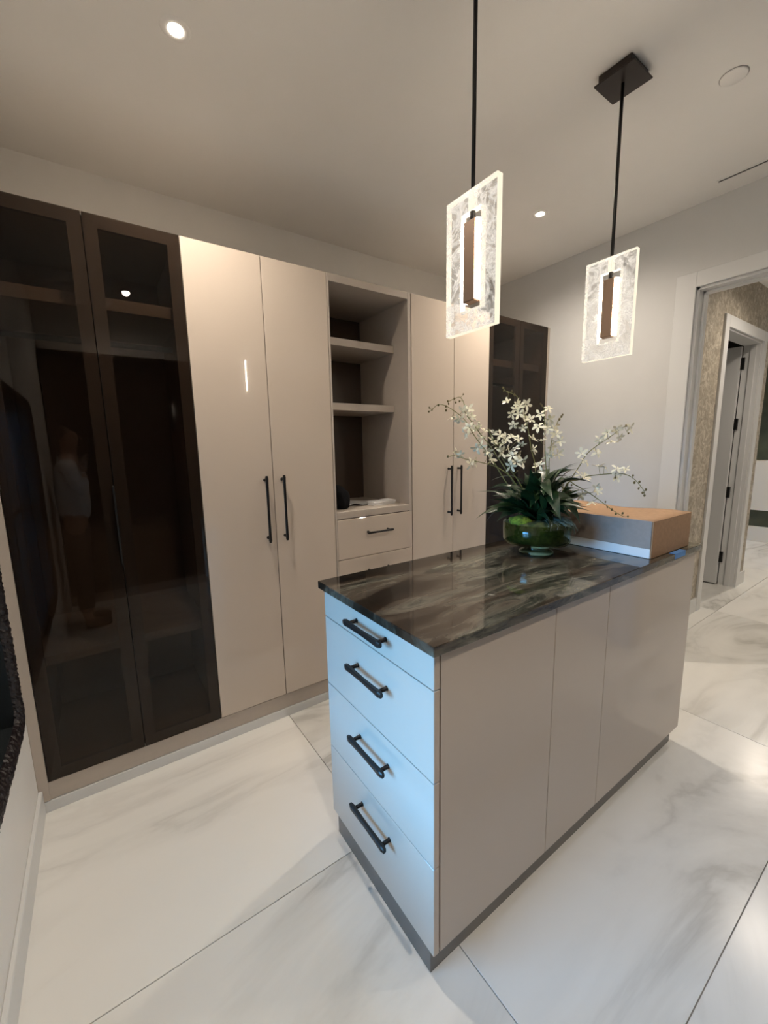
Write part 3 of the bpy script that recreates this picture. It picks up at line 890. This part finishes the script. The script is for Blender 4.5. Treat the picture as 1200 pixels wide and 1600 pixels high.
STEMS = [
  ([(1.846,-0.98,1.176),(1.773,-0.92,1.324),(1.712,-0.869,1.45),(1.659,-0.827,1.539),(1.625,-0.799,1.61),(1.587,-0.771,1.651),(1.555,-0.75,1.673),(1.529,-0.734,1.679),(1.503,-0.723,1.658)],
   [(1.564,-0.779,1.626),(1.603,-0.786,1.616),(1.628,-0.819,1.58),(1.614,-0.79,1.653),(1.638,-0.81,1.553),(1.609,-0.816,1.558),(1.657,-0.862,1.503),(1.71,-0.852,1.478),(1.648,-0.846,1.49)],
   [(1.5,-0.726,1.657),(1.495,-0.712,1.65),(1.494,-0.716,1.666),(1.532,-0.731,1.677),(1.555,-0.754,1.654),(1.558,-0.75,1.671)]),
  ([(1.856,-0.987,1.176),(1.817,-0.902,1.349),(1.77,-0.821,1.491),(1.741,-0.778,1.557),(1.725,-0.753,1.598),(1.705,-0.721,1.651),(1.708,-0.709,1.694),(1.699,-0.694,1.721),(1.678,-0.678,1.716),(1.655,-0.66,1.702)],
   [(1.702,-0.74,1.663),(1.725,-0.737,1.636),(1.716,-0.718,1.643),(1.729,-0.757,1.615),(1.742,-0.762,1.584),(1.76,-0.787,1.566),(1.727,-0.799,1.542),(1.727,-0.753,1.572)],
   [(1.713,-0.7,1.735),(1.677,-0.679,1.716),(1.651,-0.664,1.705),(1.685,-0.68,1.699),(1.694,-0.695,1.704),(1.659,-0.661,1.694)]),
  ([(1.851,-0.984,1.176),(1.775,-0.951,1.34),(1.712,-0.922,1.402),(1.645,-0.893,1.429),(1.565,-0.86,1.449),(1.521,-0.841,1.464),(1.502,-0.834,1.461)],
   [(1.669,-0.896,1.433),(1.663,-0.893,1.471),(1.603,-0.874,1.438),(1.573,-0.881,1.431),(1.556,-0.842,1.465),(1.521,-0.848,1.474),(1.674,-0.895,1.446)],
   [(1.498,-0.827,1.461)]),
  ([(1.879,-1.003,1.176),(1.895,-0.972,1.319),(1.907,-0.953,1.414),(1.906,-0.931,1.485),(1.909,-0.908,1.573),(1.909,-0.889,1.636),(1.899,-0.863,1.699),(1.893,-0.853,1.72),(1.879,-0.839,1.732),(1.859,-0.82,1.744),(1.852,-0.81,1.759)],
   [(1.837,-0.844,1.693),(1.871,-0.871,1.683),(1.911,-0.896,1.68),(1.873,-0.847,1.641),(1.882,-0.879,1.641),(1.904,-0.886,1.633),(1.846,-0.877,1.59),(1.889,-0.899,1.576),(1.919,-0.913,1.612),(1.889,-0.875,1.675),(1.881,-0.861,1.659),(1.913,-0.93,1.527),(1.922,-0.929,1.482),(1.906,-0.9,1.59)],
   [(1.856,-0.807,1.759),(1.855,-0.812,1.745),(1.87,-0.821,1.739),(1.882,-0.836,1.743),(1.883,-0.85,1.725)]),
  ([(1.865,-0.993,1.176),(1.817,-0.953,1.323),(1.759,-0.911,1.422),(1.727,-0.887,1.491),(1.709,-0.872,1.54),(1.698,-0.864,1.567)],
   [(1.721,-0.866,1.557),(1.75,-0.883,1.545),(1.721,-0.87,1.521),(1.734,-0.895,1.488),(1.769,-0.91,1.498),(1.771,-0.933,1.457),(1.817,-0.932,1.527),(1.817,-0.952,1.434),(1.785,-0.944,1.43),(1.765,-0.932,1.536),(1.825,-0.94,1.505),(1.738,-0.873,1.505),(1.745,-0.918,1.531),(1.757,-0.896,1.507),(1.783,-0.936,1.49),(1.726,-0.912,1.475),(1.765,-0.933,1.414),(1.808,-0.931,1.456)],
   [(1.701,-0.861,1.568),(1.807,-0.942,1.47),(1.798,-0.942,1.391)]),
  ([(1.897,-1.016,1.175),(1.914,-1.007,1.32),(1.922,-0.991,1.465),(1.929,-0.977,1.597),(1.931,-0.97,1.655),(1.921,-0.96,1.677)],
   [(1.894,-0.978,1.629),(1.951,-0.979,1.655),(1.894,-0.971,1.578),(1.951,-0.982,1.586),(1.936,-0.975,1.54),(1.908,-0.977,1.517),(1.961,-0.978,1.611),(1.926,-0.997,1.566)],
   [(1.916,-0.963,1.677),(1.926,-0.964,1.669)]),
  ([(1.909,-1.024,1.175),(1.943,-0.997,1.318),(1.973,-0.978,1.429),(1.991,-0.97,1.486),(2.018,-0.965,1.554),(2.043,-0.966,1.6),(2.064,-0.97,1.626)],
   [(2.005,-0.987,1.545),(2.022,-0.996,1.516),(1.98,-0.989,1.455),(2.015,-0.994,1.457),(1.952,-0.982,1.453),(2.001,-0.979,1.57),(2.005,-0.967,1.494),(1.925,-0.964,1.411),(2.047,-0.954,1.589)],
   [(2.068,-0.968,1.626),(2.054,-0.968,1.614),(2.069,-0.973,1.634)]),
  ([(1.925,-1.035,1.174),(1.991,-1.043,1.294),(2.021,-1.05,1.336),(2.076,-1.064,1.407),(2.112,-1.073,1.456),(2.162,-1.093,1.495),(2.208,-1.114,1.524),(2.255,-1.133,1.557),(2.29,-1.148,1.579)],
   [(2.092,-1.078,1.421),(2.092,-1.058,1.461),(2.153,-1.095,1.462),(2.167,-1.095,1.519),(2.251,-1.129,1.566),(2.27,-1.134,1.526),(2.298,-1.162,1.57),(2.21,-1.128,1.506),(2.002,-1.041,1.316),(2.192,-1.117,1.549)],
   [(2.287,-1.15,1.579),(2.302,-1.156,1.545),(2.209,-1.108,1.552)]),
  ([(1.92,-1.032,1.175),(1.966,-1.052,1.292),(1.993,-1.067,1.338),(2.023,-1.089,1.346),(2.057,-1.114,1.362),(2.098,-1.146,1.368),(2.148,-1.186,1.372),(2.177,-1.21,1.368),(2.195,-1.227,1.358),(2.211,-1.244,1.339),(2.222,-1.259,1.316),(2.229,-1.27,1.297),(2.228,-1.274,1.278)],
   [(2.029,-1.094,1.366),(2.02,-1.119,1.359),(2.089,-1.143,1.403),(2.113,-1.153,1.397),(2.13,-1.199,1.392),(2.183,-1.211,1.387),(2.148,-1.188,1.361)],
   [(2.198,-1.235,1.363),(2.205,-1.24,1.332),(2.221,-1.253,1.335),(2.216,-1.254,1.307),(2.234,-1.275,1.302),(2.226,-1.267,1.288),(2.231,-1.273,1.277),(2.139,-1.19,1.356)]),
  ([(1.916,-1.029,1.175),(1.944,-1.06,1.288),(1.966,-1.082,1.341),(1.979,-1.1,1.33),(2.003,-1.137,1.304),(2.022,-1.167,1.28),(2.042,-1.202,1.249),(2.056,-1.228,1.226),(2.073,-1.255,1.206)],
   [(2.008,-1.178,1.32),(2.015,-1.164,1.261),(1.982,-1.066,1.303),(1.972,-1.137,1.29),(2.029,-1.176,1.302)],
   [(2.046,-1.202,1.259),(2.047,-1.211,1.238),(2.053,-1.227,1.229),(2.063,-1.239,1.21),(2.079,-1.259,1.214),(2.098,-1.272,1.2),(1.966,-1.095,1.328)]),
]


def flower_mesh(seed):
    rr = random.Random(seed)
    bm = bmesh.new()
    def petal(ang, L, W, lift, bend):
        rows = []
        ca, sa = math.cos(ang), math.sin(ang)
        for i in range(6):
            s = i / 5
            w_ = W * (0.30, 0.55, 0.90, 1.0, 0.78, 0.12)[i]
            x = 0.003 + L * s
            z = L * (lift * s + bend * s * s)
            rows.append([bm.verts.new((ca * x - sa * yy * w_, sa * x + ca * yy * w_, z + abs(yy) * w_ * 0.25)) for yy in (-1, 0, 1)])
        for a, b in zip(rows, rows[1:]):
            for k in (0, 1):
                bm.faces.new((a[k], a[k + 1], b[k + 1], b[k])).smooth = True
    for k in range(5):
        petal(2 * PI * k / 5 + PI / 2 + rr.uniform(-0.15, 0.15), rr.uniform(0.024, 0.029), rr.uniform(0.0052, 0.0072), rr.uniform(0.1, 0.8), rr.uniform(-0.7, 0.2))
    petal(-PI / 2, 0.013, 0.005, 0.9, -0.4)
    petal(-PI / 2 + 0.9, 0.008, 0.003, 1.3, 0)
    petal(-PI / 2 - 0.9, 0.008, 0.003, 1.3, 0)
    return mesh_only('flower', bm, 'petal')
FLOWERS = [flower_mesh(s) for s in range(6)]
bm = bmesh.new()
bmesh.ops.create_icosphere(bm, subdivisions=2, radius=1.0)
for v in bm.verts:
    v.co = Vector((v.co.x * 0.0048, v.co.y * 0.0048, v.co.z * 0.0062))
for f in bm.faces:
    f.smooth = True
BUD = mesh_only('bud', bm, 'bud')

def smooth_path(P, sub=4):
    P = [Vector(p) for p in P]
    out = []
    for i in range(len(P) - 1):
        p0, p1, p2, p3 = P[max(i - 1, 0)], P[i], P[i + 1], P[min(i + 2, len(P) - 1)]
        for k in range(sub):
            s = k / sub
            out.append(0.5 * ((2 * p1) + (p2 - p0) * s + (2 * p0 - 5 * p1 + 4 * p2 - p3) * s * s + (3 * p1 - p0 - 3 * p2 + p3) * s ** 3))
    out.append(P[-1])
    return out

for path, fls, bds in STEMS:
    sp = smooth_path([(VX, VY, CT + 0.13)] + path[1:])
    nS = len(sp)
    bm = bmesh.new()
    add_tube(bm, sp, [0.0026 - 0.0014 * i / nS for i in range(nS)], 6)
    for q in list(fls) + list(bds):
        q = Vector(q)
        near = min(sp, key=lambda a: (a - q).length)
        if (near - q).length > 0.006:
            mid = (near + q) * 0.5 + Vector((0, 0, -0.15 * (near - q).length))
            add_tube(bm, [near, mid, q], 0.0009, 4)
    st = link('flower_stem', bm, 'stem', orc)
    for q in fls:
        q = Vector(q)
        near = min(sp, key=lambda a: (a - q).length)
        out = (q - near)
        d = (out.normalized() * 0.5 if out.length > 1e-4 else Vector()) + Vector((-0.55, -0.75, 0.12)) + Vector((R.uniform(-1, 1), R.uniform(-1, 1), R.uniform(-1, 1))) * 1.05
        rot = d.normalized().to_track_quat('Z', 'Y') @ Quaternion((0, 0, 1), R.uniform(0, 2 * PI))
        child('flower', R.choice(FLOWERS), st, q, rot, R.uniform(0.75, 1.02))
    for q in bds:
        child('bud', BUD, st, q, None, R.uniform(0.7, 1.05))

# ------------------------------------------------------------------ person standing behind the lens, seen mirrored in the dark glass
def skin_obj(name, verts, edges, mat, parent, root=0, sub=2):
    """verts: (x, y, z, rx, ry)"""
    me = bpy.data.meshes.new(name)
    o0 = world_origin(parent)
    me.from_pydata([Vector(v[:3]) - o0 for v in verts], edges, [])
    me.materials.append(M[mat])
    o = bpy.data.objects.new(name, me)
    COL.objects.link(o)
    o.parent = parent
    md = o.modifiers.new('skin', 'SKIN')
    md.use_smooth_shade = True
    layer = me.skin_vertices[0].data if me.skin_vertices else None
    if layer is None:
        bpy.context.view_layer.objects.active = o
        layer = me.skin_vertices[0].data
    for k, v in enumerate(verts):
        layer[k].radius = (v[3], v[4] if len(v) > 4 else v[3])
        layer[k].use_root = (k == root)
    s = o.modifiers.new('smooth', 'SUBSURF')
    s.levels = sub
    s.render_levels = sub
    return o
QX, QY = 0.115, -2.25
per = thing('person', 'person in white shirt and dark trousers, seen mirrored in the dark glass doors', 'person', (QX, QY, 0))
V = [(QX, QY, 0.94, .105, .135), (QX, QY, 1.08, .095, .125), (QX, QY, 1.28, .105, .145), (QX, QY, 1.42, .075, .10), (QX + .01, QY, 1.50, .052), (QX + .02, QY, 1.565, .066), (QX + .025, QY, 1.63, .078, .072), (QX + .02, QY, 1.695, .062),
     (QX, QY + .165, 1.405, .048), (QX + .07, QY + .185, 1.17, .040), (QX + .10, QY + .115, 1.335, .028),
     (QX, QY - .165, 1.405, .048), (QX - .035, QY - .205, 1.13, .040), (QX - .015, QY - .215, 0.88, .028),
     (QX, QY + .085, 0.86, .080), (QX + .01, QY + .09, 0.50, .055), (QX - .005, QY + .09, 0.10, .038), (QX + .05, QY + .09, 0.045, .020), (QX + .14, QY + .095, 0.04, .012),
     (QX, QY - .085, 0.86, .080), (QX + .01, QY - .09, 0.50, .055), (QX - .005, QY - .09, 0.10, .038), (QX + .05, QY - .09, 0.045, .020), (QX + .14, QY - .10, 0.04, .012)]
E_ = [(0, 1), (1, 2), (2, 3), (3, 4), (4, 5), (5, 6), (6, 7), (3, 8), (8, 9), (9, 10), (3, 11), (11, 12), (12, 13), (0, 14), (14, 15), (15, 16), (16, 17), (17, 18), (0, 19), (19, 20), (20, 21), (21, 22), (22, 23)]
skin_obj('body', V, E_, 'skin', per)
def grow(i, d):
    v = V[i]
    return (v[0], v[1], v[2], v[3] + d, (v[4] if len(v) > 4 else v[3]) + d)
def mid(i, j, s, d):
    a, b = grow(i, d), grow(j, d)
    return tuple(p + (q - p) * s for p, q in zip(a, b))
skin_obj('shirt', [(QX, QY, 0.90, .125, .155), grow(1, .034), grow(2, .026), grow(3, .016), grow(8, .014), grow(9, .014), mid(9, 10, .85, .012), grow(11, .014), grow(12, .014), mid(12, 13, .85, .012), mid(3, 4, .55, .014)],
         [(0, 1), (1, 2), (2, 3), (3, 4), (4, 5), (5, 6), (3, 7), (7, 8), (8, 9), (3, 10)], 'shirt', per)
skin_obj('trousers', [(QX, QY, 0.97, .118, .148), (QX, QY, 0.90, .115, .14), grow(14, .018), grow(15, .022), mid(15, 16, .93, .024), grow(19, .018), grow(20, .022), mid(20, 21, .93, .024)],
         [(0, 1), (1, 2), (2, 3), (3, 4), (1, 5), (5, 6), (6, 7)], 'trousers', per)
for s in (1, -1):
    skin_obj('shoe', [(QX - .035, QY + s * .09, 0.047, .046), (QX + .06, QY + s * .092, 0.044, .044), (QX + .17, QY + s * .097, 0.036, .036)], [(0, 1), (1, 2)], 'black', per)
skin_obj('hair', [(QX - .03, QY, 1.60, .055, .062), (QX - .005, QY, 1.67, .075, .074), (QX + .035, QY, 1.705, .058, .062)], [(0, 1), (1, 2)], 'hair', per)
# face: nose, eyes, mouth, ears
skin_obj('nose', [(QX + .100, QY, 1.640, .008), (QX + .115, QY, 1.612, .012)], [(0, 1)], 'skin', per)
for s in (1, -1):
    skin_obj('ear', [(QX + .02, QY + s * .078, 1.645, .010, .016), (QX + .015, QY + s * .078, 1.605, .008, .012)], [(0, 1)], 'skin', per)
    skin_obj('eye', [(QX + .092, QY + s * .028, 1.642, .009), (QX + .092, QY + s * .034, 1.642, .009)], [(0, 1)], 'hair', per)
skin_obj('mouth', [(QX + .094, QY + .022, 1.580, .006), (QX + .099, QY, 1.579, .007), (QX + .094, QY - .022, 1.580, .006)], [(0, 1), (1, 2)], 'skin', per)
# hands: palm and five fingers each; the raised one holds the phone, the other hangs
def hand(wrist, along, across, curl, sc=1.0):
    wrist, al, ac = Vector(wrist), Vector(along).normalized(), Vector(across).normalized()
    nrm = al.cross(ac).normalized()
    vs = [(*wrist, .022, .026), (*(wrist + al * .045), .016, .030), (*(wrist + al * .085), .013, .034)]
    es = [(0, 1), (1, 2)]
    for k, (off, L) in enumerate(((-.033, .058), (-.011, .072), (.011, .076), (.033, .068))):
        p = wrist + al * .088 + ac * off
        i = len(vs)
        q1 = p + al * L * .45 + nrm * curl * .012
        q2 = q1 + al * L * .32 + nrm * curl * .026
        q3 = q2 + al * L * .18 + nrm * curl * .030
        vs += [(*p, .0095), (*q1, .0088), (*q2, .008), (*q3, .007)]
        es += [(2, i), (i, i + 1), (i + 1, i + 2), (i + 2, i + 3)]
    i = len(vs)
    p = wrist + al * .030 + ac * .034
    vs += [(*p, .012), (*(p + al * .030 + ac * .022 + nrm * curl * .008), .010), (*(p + al * .058 + ac * .026 + nrm * curl * .022), .0085)]
    es += [(1, i), (i, i + 1), (i + 1, i + 2)]
    skin_obj('hand', vs, es, 'skin', per, 0, 1)
hand((QX - .014, QY - .216, 0.865), (0.05, -0.02, -1), (1, 0, 0), 1.0)
hand((QX + .102, QY + .115, 1.345), (0.10, 0.12, 1), (-0.55, 0.80, 0), -0.6)
ph = bmesh.new()
add_box(ph, (-0.036, 0.036), (-0.045, 0.105), (0.030, 0.038), 0.003)
bmesh.ops.transform(ph, matrix=cam.matrix_world, verts=ph.verts[:])
tag(link('phone', ph, 'black'), 'black phone held up by the mirrored person', 'phone')
